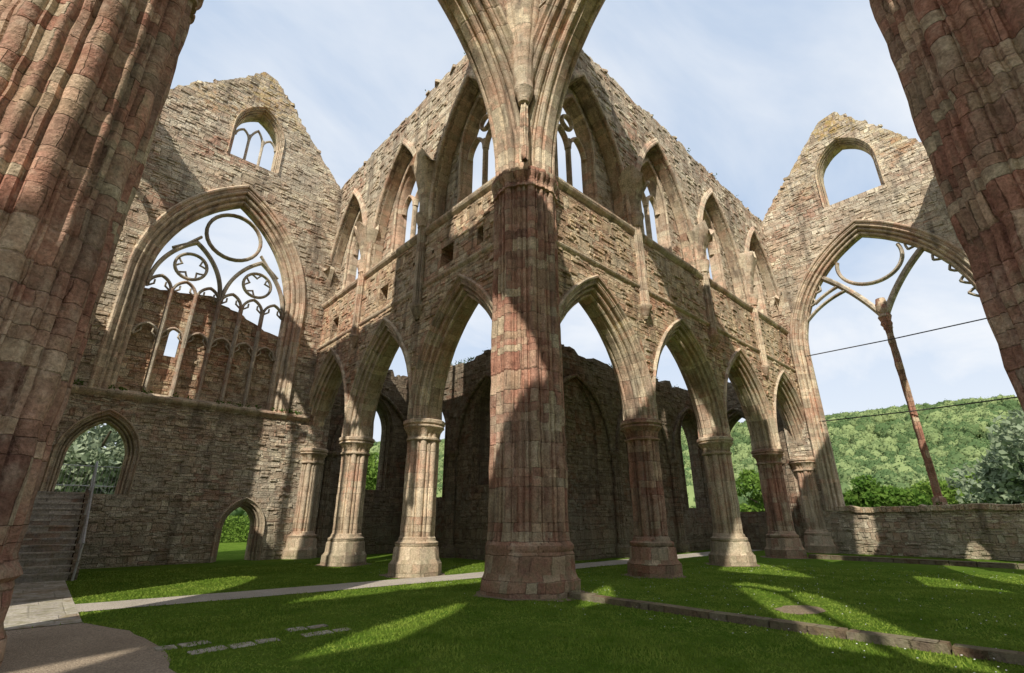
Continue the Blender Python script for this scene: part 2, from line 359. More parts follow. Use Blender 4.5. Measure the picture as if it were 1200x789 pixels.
# ------------------------------------------------------------------ abbey
ABBEY=empty('ruined_abbey_church')
def rubble(name,pts_list,F,parent,dw=.5,sz=.32,dens=2.3,mat=None):
    mb=MB()
    for pts in pts_list:
        for i in range(len(pts)-1):
            p,q=pts[i],pts[i+1]; L=math.dist(p,q)
            for k in range(max(1,int(L*dens+random.random()))):
                t=random.random(); a=p[0]+(q[0]-p[0])*t; h=p[1]+(q[1]-p[1])*t
                d=random.uniform(-dw,dw); x,y,z=F(a,h,d)
                s=sz*random.uniform(.4,1.1)
                mb.box((x,y,z+random.uniform(-.08,.02)),(s*1.3,s*.9,s*.6),random.uniform(0,3.14),(random.uniform(-.3,.3),random.uniform(-.3,.3)),.12,random.random()*9)
    mb.done(name,mat or M_gable,parent)
ARC_SPR=4.7; STR=11.9; TOP=19.6
def arcade(tag,F,nb,bay,holes=(),top=TOP,detail=True,start_pier=1):
    P=empty(tag,ABBEY); L=nb*bay; a=bay/2-.50; rise=3.75
    low=[(0,STR),(L,STR),(L,ARC_SPR)]
    for i in reversed(range(nb)):
        low+=arch(bay*(i+.5),a,ARC_SPR,rise,.46)[::-1]
    low+=[(0,ARC_SPR)]
    o=[low[0]]
    for p in low[1:]:
        if math.dist(p,o[-1])>1e-3:o.append(p)
    hs=[]
    for (u,h,w,hh,kind) in holes:
        if kind=='sq': hs.append([(u-w,h),(u+w,h),(u+w,h+hh),(u-w,h+hh)])
        else: hs.append(arch(u,w,h+hh*.55,hh*.45,0,5,sill=h))
    # putlog holes
    if detail:
        for i in range(nb):
            for s in(-1,1):
                for hh_ in(10.75,):
                    u=bay*(i+.5)+s*bay*.36+random.uniform(-.1,.1)
                    if all(abs(u-q[0])>.7 for q in holes): hs.append([(u-.08,hh_),(u+.08,hh_),(u+.08,hh_+.17),(u-.08,hh_+.17)])
    R_=8 if detail else 0
    mb=MB(); add_wall(mb,o,hs,-.55,.55,F,relief=R_)
    if detail: add_wall(mb,[(.9,8.9),(L,8.9),(L,STR-.1),(.9,STR-.1)],[],-.80,-.56,F)
    mb.done('arcade_wall',M_wall,P)
    tops=jag((0,top),(L,top),.38,.10)
    a2=bay/2-.42; spr2=13.0; rise2=4.9
    low2=[]
    for i in reversed(range(nb)):
        low2+=arch(bay*(i+.5),a2,spr2,rise2,.0,14,sill=STR)[::-1]
    mb=MB()
    add_wall(mb,[(0,top-.2)]+tops+[(L,top-.2),(L,STR)]+low2+[(0,STR)],[],-.02,.50,F,3,relief=R_)
    wins=[]
    for i in range(nb): wins.append(arch(bay*(i+.5),1.0,15.2,2.0,.12,8,sill=12.3))
    t2=[(x,h+random.uniform(-.12,.12)) for x,h in tops]
    add_wall(mb,[(0,top-.3)]+t2+[(L,top-.3),(L,STR),(0,STR)],wins,-.55,-.04,F,11,relief=R_)
    mb.done('clerestory_wall',M_gable if detail else M_wall,P)
    rubble('wall_top_rubble',[tops],F,P,.5,.3,2.2)
    mb=MB(); pf=[(n*.85,d) for n,d in mould()]
    for i in range(nb):
        c=bay*(i+.5)
        add_sweep(mb,arch(c,a,ARC_SPR,rise,0,18),pf,F,uo=i*3.3,jit=.007)
        if detail:
            rib=[(.30,.46),(.30,.58),(.20,.62)]+roll(.10,.56,.09)+[(.04,.44),(.0,.40),(0,.0)]
            add_sweep(mb,arch(c,a2-.02,spr2,rise2,0,18,sill=STR),rib,F,uo=i,jit=.008)
            jp=[(.20,-.02),(.20,.06)]+roll(.12,.02,.07)+[(.02,-.12),(-.0,-.2),(0,-.5),(.2,-.56)]
            add_sweep(mb,arch(c,1.0,15.2,2.0,0,12,sill=12.3),jp,F,d=-.04,uo=i)
            B=bar(.075,.12)
            add_sweep(mb,[(c,12.3),(c,15.4)],B,F,d=-.36,pclosed=True)
            for s in(-1,1): add_sweep(mb,arch(c+s*.5,.46,14.95,.8,0,8),B,F,d=-.36,pclosed=True)
            if (i+len(tag))%3: add_sweep(mb,[(c+.30*math.cos(t),16.25+.30*math.sin(t)) for t in np.linspace(0,2*math.pi,17)[:-1]],bar(.06,.1),F,closed=True,d=-.36,pclosed=True)
    mb.done('arch_mouldings',M_arch,P,True,35)
    mb=MB()
    sp=[(-.14,-.05),(-.14,.02),(-.05,.11),(.03,.15),(.10,.15),(.15,.02),(.15,-.05)]
    n=int(L/1.1)
    add_sweep(mb,[(L*k/n,STR+random.uniform(-.012,.012)) for k in range(n+1)],sp,F,d=.55,pclosed=True,jit=.01)
    add_sweep(mb,[(L*k/n,9.55+random.uniform(-.01,.01)) for k in range(n+1)],[(x*.6,y*.6) for x,y in sp],F,d=.55,pclosed=True)
    mb.done('string_courses',M_arch,P)
    for i in range(start_pier,nb+1):
        u=bay*i if i<nb else L-.42
        c=F(u,0,0)
        mb=MB()
        secs=[(-.1,.80,0,1),(.34,.79,0,1),(.36,.76,0,1),(.46,.70,0,1),(.78,.68,0,.9),(.82,.64,0,.4),(.86,.67,0,0),(.93,.67,0,0),(.97,.59,0,0),(1.02,.57,0,0),(1.06,.57,0,0),(1.10,.54,1,0),
              (4.02,.53,1,0),(4.05,.57,0,0),(4.11,.57,0,0),(4.14,.53,.8,0),(4.30,.56,.6,0),(4.42,.64,.2,0),(4.46,.68,0,.2),(4.50,.68,0,.2),(4.53,.64,0,.2),(4.58,.70,0,.4),(4.68,.70,0,.4),(4.71,.66,0,.4)]
        column(mb,(c[0],c[1]),secs,8,.10,8*16,0,uo=i*5.1)
        mb.done('arcade_pier_%d'%i,M_pier2 if i%2==0 or tag!='presbytery_north_arcade' else M_pier,P,True,38)
    if detail:
        for i in range(1,nb+1):
            u=min(max(bay*i,.3),L-.25)
            c=F(u,0,.62); mb=MB()
            base=8.75 if i%2 else 9.0
            column(mb,(c[0],c[1]),[(base-.45,.05,0,0),(base-.3,.13,0,0),(base-.1,.20,0,0),(base,.26,0,0),(base+.08,.26,0,0),(base+.1,.20,1,0),(12.1,.20,1,0),(12.14,.23,0,0),(12.2,.22,0,0),(12.45,.30,0,0),(12.6,.33,0,0),(12.7,.32,0,0)],6,.06,48,uo=i)
            hmax=random.uniform(14.2,15.6)
            K=9
            vs=[];fs=[];uv=[]
            for k in range(K):
                t=k/(K-1); z=12.7+(hmax-12.7)*t
                w=.26+.40*t**1.5; pr=.30+.55*t**1.6
                for j in range(13):
                    th=math.pi*j/12
                    rr=1+.14*abs(math.cos(3*th))+ (random.uniform(-.3,.1) if k==K-1 else random.uniform(-.05,.05))
                    vs.append(F(u+w*rr*math.cos(th),z+(random.uniform(-.55,.3) if k==K-1 else 0),.42+pr*rr*math.sin(th)))
            for k in range(K-1):
                for j in range(12):
                    fs.append((k*13+j,k*13+j+1,(k+1)*13+j+1,(k+1)*13+j)); z0=12.7+k*.25
                    uv.append([(j*.1,z0),(j*.1+.1,z0),(j*.1+.1,z0+.25),(j*.1,z0+.25)])
            vs.append(F(u,hmax+.25,.42)); ci=len(vs)-1
            for j in range(12): fs.append(((K-1)*13+j,(K-1)*13+j+1,ci)); uv.append([(j*.1,0),(j*.1+.1,0),(0,.4)])
            mb.add(vs,fs,uv)
            mb.done('vault_shaft_%d'%i,M_arch,P,True,38)
    return P
F_pn=frame((0,0),(1,0),(0,-1)); F_tn=frame((0,0),(0,1),(-1,0))
BX,BY=5.4,5.0
arcade('presbytery_north_arcade',F_pn,4,BX)
arcade('transept_east_arcade',F_tn,3,BY,holes=[(1.55,9.95,.16,.75,'arch'),(3.4,9.95,.38,.75,'sq'),(7.9,9.95,.36,.8,'sq'),(12.6,9.95,.36,.8,'sq')])
F_ps=frame((0,-D),(1,0),(0,1)); arcade('presbytery_south_arcade',F_ps,4,BX,detail=False)
F_ns=frame((-D,-D),(-1,0),(0,1)); arcade('nave_south_arcade',F_ns,6,BX,detail=False)
def cpier(name,x,y,R=1.0,uo=0):
    mb=MB()
    secs=[(-.1,R+.20,0,.8),(.30,R+.19,0,.8),(.33,R+.15,0,.8),(.45,R+.10,0,.7),(.85,R+.09,0,.5),(.9,R+.06,0,.2),(.96,R+.09,0,0),(1.04,R+.07,0,0),(1.1,R+.02,.5,0),(1.2,R,1,0),
          (10.85,R-.03,1,0),(10.88,R+.02,.4,0),(10.96,R+.02,.4,0),(11.0,R-.02,.9,0),(11.2,R,.8,0),(11.34,R+.07,.3,0),(11.5,R+.08,.3,0)]
    column(mb,(x,y),secs,16,.12,16*14,math.pi/16*0.3,-.0,uo=uo,jit=.012)
    return mb.done(name,M_pier,ABBEY,True,38)
cpier('crossing_pier_north_east',0,0,1.0); cpier('crossing_pier_north_west',-D,0,1.16,3); cpier('crossing_pier_south_east',0,-D,1.16,5); cpier('crossing_pier_south_west',-D,-D,1.04,8)
def carch(name,F,top=22):
    c=D/2; a=c-1.0
    o=[(.0,top)]+jag((0,top),(D,top),.45,.25)+[(D,top),(D,11.5)]+arch(c,a,11.5,7.0,.82,20)[::-1]+[(0,11.5)]
    mb=MB(); add_wall(mb,o,[],-.80,.80,F,relief=8); mb.done(name+'_wall',M_gable,ABBEY)
    mb=MB(); pf=mould(1.0,.56); pf=[(n*1.45,d*1.44) for n,d in pf]
    add_sweep(mb,arch(c,a,11.45,7.0,0,30),pf,F,jit=.01); mb.done(name+'_mouldings',M_arch,ABBEY,True,35)
carch('north_crossing_arch',frame((0,0),(-1,0),(0,-1))); carch('east_crossing_arch',frame((0,0),(0,-1),(-1,0)),22.1)
carch('west_crossing_arch',frame((-D,0),(0,-1),(1,0)),20.4); carch('south_crossing_arch',frame((0,-D),(-1,0),(0,1)),20.2)
for k,(x,y,sx,sy) in enumerate(((0,0,-1,-1),(-D,0,1,-1),(0,-D,-1,1))):
    mb=MB(); cx,cy=x+sx*.92,y+sy*.92
    column(mb,(cx,cy),[(11.5,.13,1,0),(13.6,.13,1,0),(13.65,.18,0,0),(13.75,.17,0,0),(14.0,.27,0,0),(14.15,.33,0,0),(14.25,.3,0,0),(15.0,.34,.5,0),(15.9,.45,.8,0),(16.8,.6,1,0),(17.6,.75,1,0)],5,.06,50,jit=.02)
    mb.done('tower_vault_springer_%d'%k,M_arch,ABBEY,True,38)
# ---- north transept gable wall
F_g=frame((-D,15.0),(1,0),(0,-1)); W=D
cg=5.1
ap=(4.95,24.4)
tl=jag((-.6,18.9),(ap[0]-.25,ap[1]),.36,.09); tr=jag((ap[0]+.25,ap[1]),(W+.55,18.0),.36,.09)
out=[(-.6,-.3),(-.6,18.6)]+tl+tr+[(W+.56,17.7),(W+.56,-.3)]
big=arch(cg,2.8,11.2,5.0,.62,18,sill=6.15)
up=arch(5.05,1.0,20.3,1.6,.12,10,sill=18.5)
d1=arch(2.35,.85,3.75,1.3,.25,10,sill=2.45)
d2=arch(7.6,.58,1.25,.85,.22,8,sill=-.2)
mb=MB(); add_wall(mb,out,[big,up,d1,d2],-.6,.6,F_g,relief=9); mb.done('north_transept_wall',M_gable,ABBEY)
rubble('north_gable_rubble',[tl,tr],F_g,ABBEY,.55,.28,3)
mb=MB()
pf=[(n*1.12+.0,d*1.1) for n,d in mould(1.0,.58)]
add_sweep(mb,arch(cg,2.8,11.2,5.0,0,24,sill=6.15),pf,F_g,jit=.006)
add_sweep(mb,arch(5.05,1.0,20.3,1.6,0,12,sill=18.5),[(n*.3,d*1.04) for n,d in mould(1,.58)],F_g)
add_sweep(mb,arch(2.35,.85,3.75,1.3,0,12,sill=2.45),[(n*.55,d*1.06) for n,d in mould(1,.58)],F_g)
add_sweep(mb,arch(7.6,.58,1.25,.85,0,10,sill=-.1),[(n*.48,d*1.06) for n,d in mould(1,.58)],F_g)
mb.done('north_wall_arch_mouldings',M_arch,ABBEY,True,35)
mb=MB()
top=jag((cg-2.9,10.9),(cg-.4,11.3),.5,.08)+jag((cg-.4,11.3),(cg+2.9,10.0),.5,.08)
hole=arch(cg-1.3,.22,9.05,.4,0,6,sill=8.1)
add_wall(mb,[(cg-3.3,6.0),(cg-3.3,10.7)]+top+[(cg+3.3,9.7),(cg+3.3,6.0)],[hole],-.52,-.22,F_g,2,relief=9)
mb.done('blind_panel_wall',M_wall,ABBEY)
mb=MB(); B=bar(.085,.15); B2=bar(.06,.11); B3=bar(.035,.06)
for k in range(-2,3):
    add_sweep(mb,[(cg+k*.933,6.15),(cg+k*.933,11.0)],B,F_g,d=.02,pclosed=True)
for k in range(6):
    c=cg-2.333+k*.933
    add_sweep(mb,arch(c,.44,8.75,.55,0,8),B2,F_g,d=-.05,pclosed=True)
    add_sweep(mb,arch(c,.44,10.9,.62,0,8),B2,F_g,d=.02,pclosed=True)
    for s in(-1,1):
        add_sweep(mb,[(c+s*.42,8.72),(c+s*.2,8.95),(c+s*.22,9.12)],B3,F_g,d=-.05,pclosed=True)
        add_sweep(mb,[(c+s*.42,10.9),(c+s*.2,11.08),(c+s*.2,11.25)],B3,F_g,d=.02,pclosed=True)
def ring(cx,cy,r,bb): add_sweep(mb,[(cx+r*math.cos(t),cy+r*math.sin(t)) for t in np.linspace(0,2*math.pi,29)[:-1]],bb,F_g,closed=True,d=.02,pclosed=True)
for s in(-1,1):
    add_sweep(mb,arch(cg+s*1.4,1.36,11.0,2.55,0,14),B,F_g,d=.02,pclosed=True)
    ring(cg+s*1.4,12.3,.62,B2)
    for q in range(5):
        if (q==4 and s>0) or (q==1 and s<0): continue
        t=q*1.2566+.5; x0,y0=cg+s*1.4,12.3
        add_sweep(mb,[(x0+.6*math.cos(t-.38),y0+.6*math.sin(t-.38)),(x0+.46*math.cos(t-.2),y0+.46*math.sin(t-.2)),(x0+.36*math.cos(t),y0+.36*math.sin(t)),(x0+.46*math.cos(t+.2),y0+.46*math.sin(t+.2)),(x0+.6*math.cos(t+.38),y0+.6*math.sin(t+.38))],B3,F_g,d=.02,pclosed=True)
    add_sweep(mb,[(cg+s*2.25,12.95),(cg+s*1.75,13.35),(cg+s*1.3,13.9)],B2,F_g,d=.02,pclosed=True)
ring(cg,14.42,1.18,bar(.075,.14))
for k in(-.33,.33): add_sweep(mb,[(5.05+k,18.5),(5.05+k,20.5)],bar(.06,.1),F_g,pclosed=True)
for k in(-.66,0,.66): add_sweep(mb,arch(5.05+k,.31,20.2,.5 if k else .8,0,7),bar(.05,.08),F_g,pclosed=True)
mb.done('north_window_tracery',M_trac,ABBEY,True,30)
mb=MB(); sp=[(-.14,-.05),(-.14,.02),(-.05,.13),(.03,.18),(.10,.18),(.16,.02),(.16,-.05)]
add_sweep(mb,[(-.3,6.05),(W-.5,6.05)],sp,F_g,d=.6,pclosed=True)
add_sweep(mb,[(cg-2.9,6.16),(cg+2.9,6.16)],[(-.05,-.85),(.22,-.85),(.18,-.3),(.0,.02),(-.05,.02)],F_g,d=.6,pclosed=True)
mb.done('north_wall_string',M_arch,ABBEY)
# ---- east wall
F_e=frame((21.6,0),(0,-1),(-1,0)); ce=5.2; ae=3.85
tl=jag((-.6,18.3),(ce-.3,24.9),.36,.09); tr=jag((ce+.5,25.0),(D+.6,18.0),.36,.1)
out=[(-.6,-.3),(-.6,18.0)]+tl+tr+[(D+.6,17.7),(D+.6,-.3)]
big=arch(ce,ae,10.4,6.2,.55,22,sill=2.0)
up=arch(5.45,1.3,20.9,1.9,.14,12,sill=18.9)
up2=[(x+random.uniform(-.04,.04),h) for x,h in up]
mb=MB(); add_wall(mb,out,[big,up2],-.6,.6,F_e,relief=9); mb.done('east_gable_wall',M_gable,ABBEY)
rubble('east_gable_rubble',[tl,tr],F_e,ABBEY,.55,.28,3)
mb=MB()
add_sweep(mb,arch(ce,ae,10.4,6.2,0,28,sill=2.0),[(n*1.0,d*1.12) for n,d in mould(1,.58)],F_e,jit=.006)
add_sweep(mb,arch(5.45,1.3,20.9,1.9,0,12,sill=18.9),[(n*.3,d*1.04) for n,d in mould(1,.58)],F_e,jit=.01)
mb.done('east_window_mouldings',M_arch,ABBEY,True,35)
mb=MB()
add_sweep(mb,jag((ce-ae-.3,2.05),(ce+ae+.3,2.05),.6,.03),[(-.1,-.72),(.12,-.72),(.16,0),(.12,.72),(-.1,.72)],F_e,pclosed=True)
mb.done('east_window_sill',M_wall,ABBEY)
mb=MB(); c=F_e(ce,0,0)
column(mb,(c[0],c[1]),[(2.1,.26,0,1),(2.5,.26,0,1),(2.6,.17,1,0),(10.9,.165,1,0),(11.0,.21,0,0),(11.1,.20,0,0),(11.25,.26,0,0),(11.4,.23,0,0),(11.65,.30,0,0),(11.8,.25,0,0),(12.05,.34,0,0),(12.3,.3,0,0),(12.7,.2,0,0)],4,.05,48,math.pi/4,jit=.012)
mb.done('east_window_mullion',M_pier,ABBEY,True,40)
mb=MB(); B=bar(.15,.20); B2=bar(.085,.13)
def arcpath(p,q,bul,n=14):
    mx,my=(p[0]+q[0])/2,(p[1]+q[1])/2; dx,dy=q[0]-p[0],q[1]-p[1]; L=math.hypot(dx,dy); nx,ny=-dy/L,dx/L
    return [( (1-t)**2*p[0]+2*t*(1-t)*(mx+nx*bul)+t*t*q[0], (1-t)**2*p[1]+2*t*(1-t)*(my+ny*bul)+t*t*q[1]) for t in [i/n for i in range(n+1)]]
def edge(x_):
    R=(ae*ae+6.2**2)/(2*ae); cc=R-ae; return 10.4+math.sqrt(max(0,R*R-(abs(x_)+cc)**2))
add_sweep(mb,[(ce+1.5*math.cos(t),15.05+1.35*math.sin(t)) for t in np.linspace(math.radians(162),math.radians(378),26)],bar(.09,.16),F_e,pclosed=True)
add_sweep(mb,arcpath((ce,11.6),(ce-2.35,edge(2.3)+.1),-.38),B,F_e,pclosed=True)
add_sweep(mb,arcpath((ce,11.6),(ce+2.35,edge(2.3)+.1),.38),B,F_e,pclosed=True)
add_sweep(mb,arcpath((ce-3.55,12.5),(ce-1.15,13.75),.42),B2,F_e,pclosed=True)
add_sweep(mb,arcpath((ce-3.0,13.4),(ce-1.6,14.1),.15),B2,F_e,pclosed=True)
for x_ in(-3.1,-2.7,1.9,2.75,3.2,3.5,3.7):
    h=edge(x_); x=ce+x_; dx,dy=ce-x,12.2-h; l=math.hypot(dx,dy); k=random.uniform(.12,.36); tx,ty=-dy/l,dx/l
    for s in(-1,1):
        add_sweep(mb,[(x-dx/l*.12+tx*s*.30,h-dy/l*.12+ty*s*.30),(x+dx/l*k*.35+tx*s*.16,h+dy/l*k*.35+ty*s*.16),(x+dx/l*k,h+dy/l*k)],bar(.055,.10),F_e,pclosed=True)
mb.done('east_window_tracery',M_trac,ABBEY,True,30)
mb=MB()
for h in(10.35,6.6):
    add_sweep(mb,[(ce-ae-.2,h),(ce,h-.05),(ce+ae+.2,h)],[(.03*math.cos(t),.03*math.sin(t)) for t in np.linspace(0,6.283,7)[:-1]],F_e,pclosed=True,d=.3)
mb.done('iron_tie_rods',M_iron,ABBEY)
# ---- aisle outer walls
def aisle(name,F,L,wins,top=9.2,blind=(),mat=None):
    t=jag((0,top),(L,top),.7,.3)
    hs=[arch(u,w,sp,r,.12,10,sill=s) for (u,w,s,sp,r) in wins]
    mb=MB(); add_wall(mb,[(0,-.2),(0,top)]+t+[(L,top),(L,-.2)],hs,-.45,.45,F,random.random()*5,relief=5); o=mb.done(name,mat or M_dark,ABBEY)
    mb=MB()
    for (u,w,s,sp,r) in list(wins)+list(blind):
        add_sweep(mb,arch(u,w,sp,r,0,12,sill=s),[(n*.4,d*.82) for n,d in mould(1,.58)],F)
    n=max(1,round(L/5.2))
    for i in range(n+1):
        u=min(max(L*i/n,.3),L-.3); p=F(u,0,.5)
        column(mb,(p[0],p[1]),[(0,.42,0,1),(.4,.42,0,1),(.5,.32,0,0),(.7,.3,1,0),(4.4,.3,1,0),(4.5,.36,0,0),(4.7,.38,0,0)],6,.06,36)
        if i<n:
            add_sweep(mb,arch(L*(i+.5)/n,L/n/2-.3,4.7,3.3,0,14),[(.1,.4),(.1,.58)]+roll(.0,.52,.09)+[(-.08,.4)],F)
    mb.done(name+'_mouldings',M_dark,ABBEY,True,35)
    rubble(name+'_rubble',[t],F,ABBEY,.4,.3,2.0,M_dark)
aisle('transept_chapel_wall',frame((5.6,5.4),(0,1),(-1,0)),9.8,[(2.2,.9,3.0,6.0,1.7),(7.0,1.15,2.6,5.8,1.9)])
aisle('presbytery_aisle_wall',frame((5.6,5.6),(1,0),(0,-1)),16.0,[(7.9,1.15,2.2,5.6,2.0),(13.3,1.2,2.2,5.6,2.0)],blind=[(2.5,1.15,2.2,5.6,2.0)])
aisle('presbytery_aisle_east_wall',frame((21.6,6.0),(0,-1),(-1,0)),5.4,[(2.9,1.25,2.0,5.4,2.1)],top=9.6)
aisle('transept_chapel_north_wall',frame((.6,15.0),(1,0),(0,-1)),5.0,[(2.4,.8,3.0,6.0,1.5)])
aisle('nave_north_aisle_wall',frame((-D-1,6.0),(-1,0),(0,-1)),20,[(5,1,3,5.5,1.6),(10,1,3,5.5,1.6),(15,1,3,5.5,1.6)],top=7.5)
def westwall(name,o,sgn):
    F=frame(o,(0,sgn),(1,0)); L=15; W3=(3.4,8.2,12.7)  # unseen wall; its windows are positioned to let sun onto the arcade piers
    hs=[arch(3.0,1.75,4.9,3.0,0,10,sill=-.1)]+[arch(u,1.3,15.6,2.2,0,10,sill=9.8) for u in W3]
    t=jag((0,19.4),(L,19.4),.45,.2)
    mb=MB(); add_wall(mb,[(0,-.2),(0,19.2)]+t+[(L,19.2),(L,-.2)],hs,-.55,.55,F); mb.done(name,M_wall,ABBEY)
    mb=MB(); B=bar(.09,.14)
    for u in W3:
        add_sweep(mb,[(u,9.8),(u,15.9)],B,F,pclosed=True)
        for s in(-1,1): add_sweep(mb,arch(u+s*.65,.6,15.4,.9,0,8),B,F,pclosed=True)
    mb.done(name+'_tracery',M_trac,ABBEY,True)
westwall('north_transept_west_wall',(-D-.3,0),1); westwall('south_transept_west_wall',(-D-.3,-D),-1)
# ---- stairs
ST=empty('stone_staircase'); mb=MB(); n=14
for i in range(n):
    y0=10.3+i*.285; h=(i+1)*.175
    mb.box((-8.85,y0+.1425,h/2-.02),(1.9,.284,h),off=i*.7)
    mb.box((-8.85,y0+.125,h+.0),(1.94,.33,.05),off=i*1.3)
mb.done('steps',M_slab,ST)
mb=MB()
F=frame((-7.86,10.3),(0,1),(1,0)); add_wall(mb,[(0,-.1),(0,.2),(3.99,2.62),(4.06,2.62),(4.06,-.1)],[],-.02,.16,F); mb.done('stair_side_wall',M_dark,ST)
HR=empty('metal_handrail')
def tube(mb,p,q,r,k=8):
    p,q=Vector(p),Vector(q); d=(q-p).normalized(); a=d.orthogonal().normalized(); b_=d.cross(a)
    vs=[];fs=[];uv=[]
    for P_ in(p,q):
        for i in range(k):
            t=2*math.pi*i/k; vs.append(tuple(P_+a*r*math.cos(t)+b_*r*math.sin(t)))
    for i in range(k): fs.append((i,(i+1)%k,k+(i+1)%k,k+i)); uv.append([(0,0)]*4)
    fs.append(tuple(range(k)));uv.append([(0,0)]*k);fs.append(tuple(range(k,2*k)));uv.append([(0,0)]*k)
    mb.add(vs,fs,uv)
mb=MB()
for r_,off in((.032,.95),(.022,.5)):
    tube(mb,(-7.80,10.1,off),(-7.80,14.3,off+2.6),r_)
for k in range(4):
    y=10.15+k*1.36; z=max(0,(y-10.3)/.285*.175); tube(mb,(-7.80,y,z-.05),(-7.80,y,.95+(y-10.1)*2.6/4.2),.03)
mb.done('rail',M_steel,HR,True)
G=empty('metal_gate'); mb=MB()
for h in(2.75,3.45): tube(mb,(-D+2.35-.84,15.2,h),(-D+2.35+.84,15.2,h),.018)
for k in range(15): x=-D+2.35-.8+k*.114; tube(mb,(x,15.2,2.5),(x,15.2,3.45),.009,5)
mb.done('bars',M_steel,G)
# ------------------------------------------------------------------ ground
def sheet(name,poly,z,mat,sub=None):
    mb=MB(); mb.add([(x,y,z) for x,y in poly],[tuple(range(len(poly)))],[[(x,y) for x,y in poly]]); return mb.done(name,mat)
sheet('lawn',[(-1200,-1200),(1200,-1200),(1200,1200),(-1200,1200)],0,M_lawn)
def ragged(poly,step=.35,amp=.05):
    out=[]
    for i in range(len(poly)):
        p,q=poly[i],poly[(i+1)%len(poly)]; L=math.dist(p,q); n=max(1,int(L/step))
        for k in range(n):
            t=k/n; out.append((p[0]+(q[0]-p[0])*t+random.uniform(-amp,amp),p[1]+(q[1]-p[1])*t+random.uniform(-amp,amp)))
    return out
P_path=[(-8.3,3.7),(-4,3.35),(0,3.05),(5.0,2.9),(21,2.8),(21,4.2),(5.0,4.2),(0,4.25),(-4,4.55),(-8.3,4.9)]
sheet('footpath',ragged(P_path,.4,.03),.008,M_path)
P_slab=[(-9.6,2.4),(-8.0,2.4),(-7.95,10.3),(-9.8,10.3)]
sheet('paved_path',P_slab,.014,M_slab)
P_grav=[(-16,-12),(-8.0,-12),(-7.7,-6),(-7.45,-2),(-7.35,-.4),(-7.5,1.1),(-8.0,2.395),(-16,2.395)]
sheet('gravel_path',ragged(P_grav,.35,.04),.005,M_gravel)
def blob(cx,cy,rx,ry,n=26):
    return [(cx+rx*math.cos(t)*(1+.36*noise.noise(Vector((math.cos(t)*2+cx,math.sin(t)*2,cy)))),cy+ry*math.sin(t)*(1+.36*noise.noise(Vector((math.cos(t)*2,math.sin(t)*2+cy,cx))))) for t in np.linspace(0,2*math.pi,n+1)[:-1]]
sheet('bare_earth_patch',blob(2.0,-5.2,.6,.38),.006,M_soil)
for (x,y,r) in [(BX*i,0,1.0) for i in range(1,5)]+[(0,BY*i,1.0) for i in range(1,4)]+[(0,0,1.36)]:
    sheet('bare_earth_patch',blob(x,y,r,r),.0065,M_soil)
K=empty('stone_kerb'); mb=MB(); y=-1.25
while y>-9.2:
    l=random.uniform(.7,1.2); mb.box((0.02+random.uniform(-.01,.01),y-l/2,.04),(.26,l-.012,.13+random.uniform(-.01,.01)),random.uniform(-.01,.01),(0,random.uniform(-.01,.01)),.03,random.random()*9); y-=l
mb.done('kerb_blocks',M_kerb,K)
K2=empty('stone_kerb'); mb=MB(); y=-.9
while y>-9.6:
    l=random.uniform(.7,1.2); mb.box((16.4,y-l/2,.05),(.4,l-.012,.22),0,(0,0),.03,random.random()*9); y-=l
mb.done('kerb_blocks',M_kerb,K2)
FT=empty('buried_stone_footings'); mb=MB()
for yy,x1 in((-1.0,-4.7),(-.52,-5.3)):
    x=-7.45
    while x<x1:
        l=random.uniform(.28,.62)
        if random.random()<.86: mb.box((x+l/2,yy+random.uniform(-.03,.03),-.004),(l-.03,.18+random.random()*.09,.026+random.random()*.012),random.uniform(-.09,.09),(random.uniform(-.02,.02),0),.08,random.random()*9)
        x+=l
mb.done('footing_stones',M_slab,FT)
# ------------------------------------------------------------------ grass blades + daisies
CAM=(-9.0,-9.1)
def scatter(N,r0,r1,pw=1.0):
    r=r0+(r1-r0)*rng.random(N)**pw; th=math.radians(47.2)+(rng.random(N)-.5)*math.radians(104)
    x=CAM[0]+r*np.cos(th); y=CAM[1]+r*np.sin(th)
    ok=~(inpoly(x,y,P_path)|inpoly(x,y,P_slab)|inpoly(x,y,P_grav))&(y<14.3)&(x<20.8)
    for i in range(0,5):
        ok&=np.hypot(x-BX*i,y)>.95
        if i<4: ok&=np.hypot(x,y-BY*i)>.95
    ok&=~((np.abs(x-.02)<.15)&(y<-1.2))&(np.hypot(x,y)>1.3)&(np.hypot((x-2)/.6,(y+5.2)/.4)>1)
    return x[ok],y[ok]
x,y=scatter(180000,3.0,22,1.15); n=len(x)
hh=rng.uniform(.012,.042,n)*(1+.5*np.sin(x*1.7)*np.cos(y*1.3)); w=rng.uniform(.004,.008,n)*(1+np.hypot(x-CAM[0],y-CAM[1])/10); a=rng.random(n)*6.283
lx,ly=rng.normal(0,.018,n),rng.normal(0,.018,n)
V=np.zeros((n,3,3)); V[:,0]=np.c_[x-w*np.cos(a),y-w*np.sin(a),np.zeros(n)];V[:,1]=np.c_[x+w*np.cos(a),y+w*np.sin(a),np.zeros(n)];V[:,2]=np.c_[x+lx,y+ly,hh]
def fastmesh(name,V,k,mat,parent=None):
    n=len(V); me=bpy.data.meshes.new(name); me.vertices.add(n*k); me.vertices.foreach_set('co',V.reshape(-1).astype(np.float32))
    me.loops.add(n*k); me.loops.foreach_set('vertex_index',np.arange(n*k,dtype=np.int32))
    me.polygons.add(n); me.polygons.foreach_set('loop_start',np.arange(0,n*k,k,dtype=np.int32))
    me.update(calc_edges=True); me.materials.append(mat)
    o=bpy.data.objects.new(name,me); S.collection.objects.link(o); o.parent=parent; return o
fastmesh('grass_blades',V,3,M_blade)
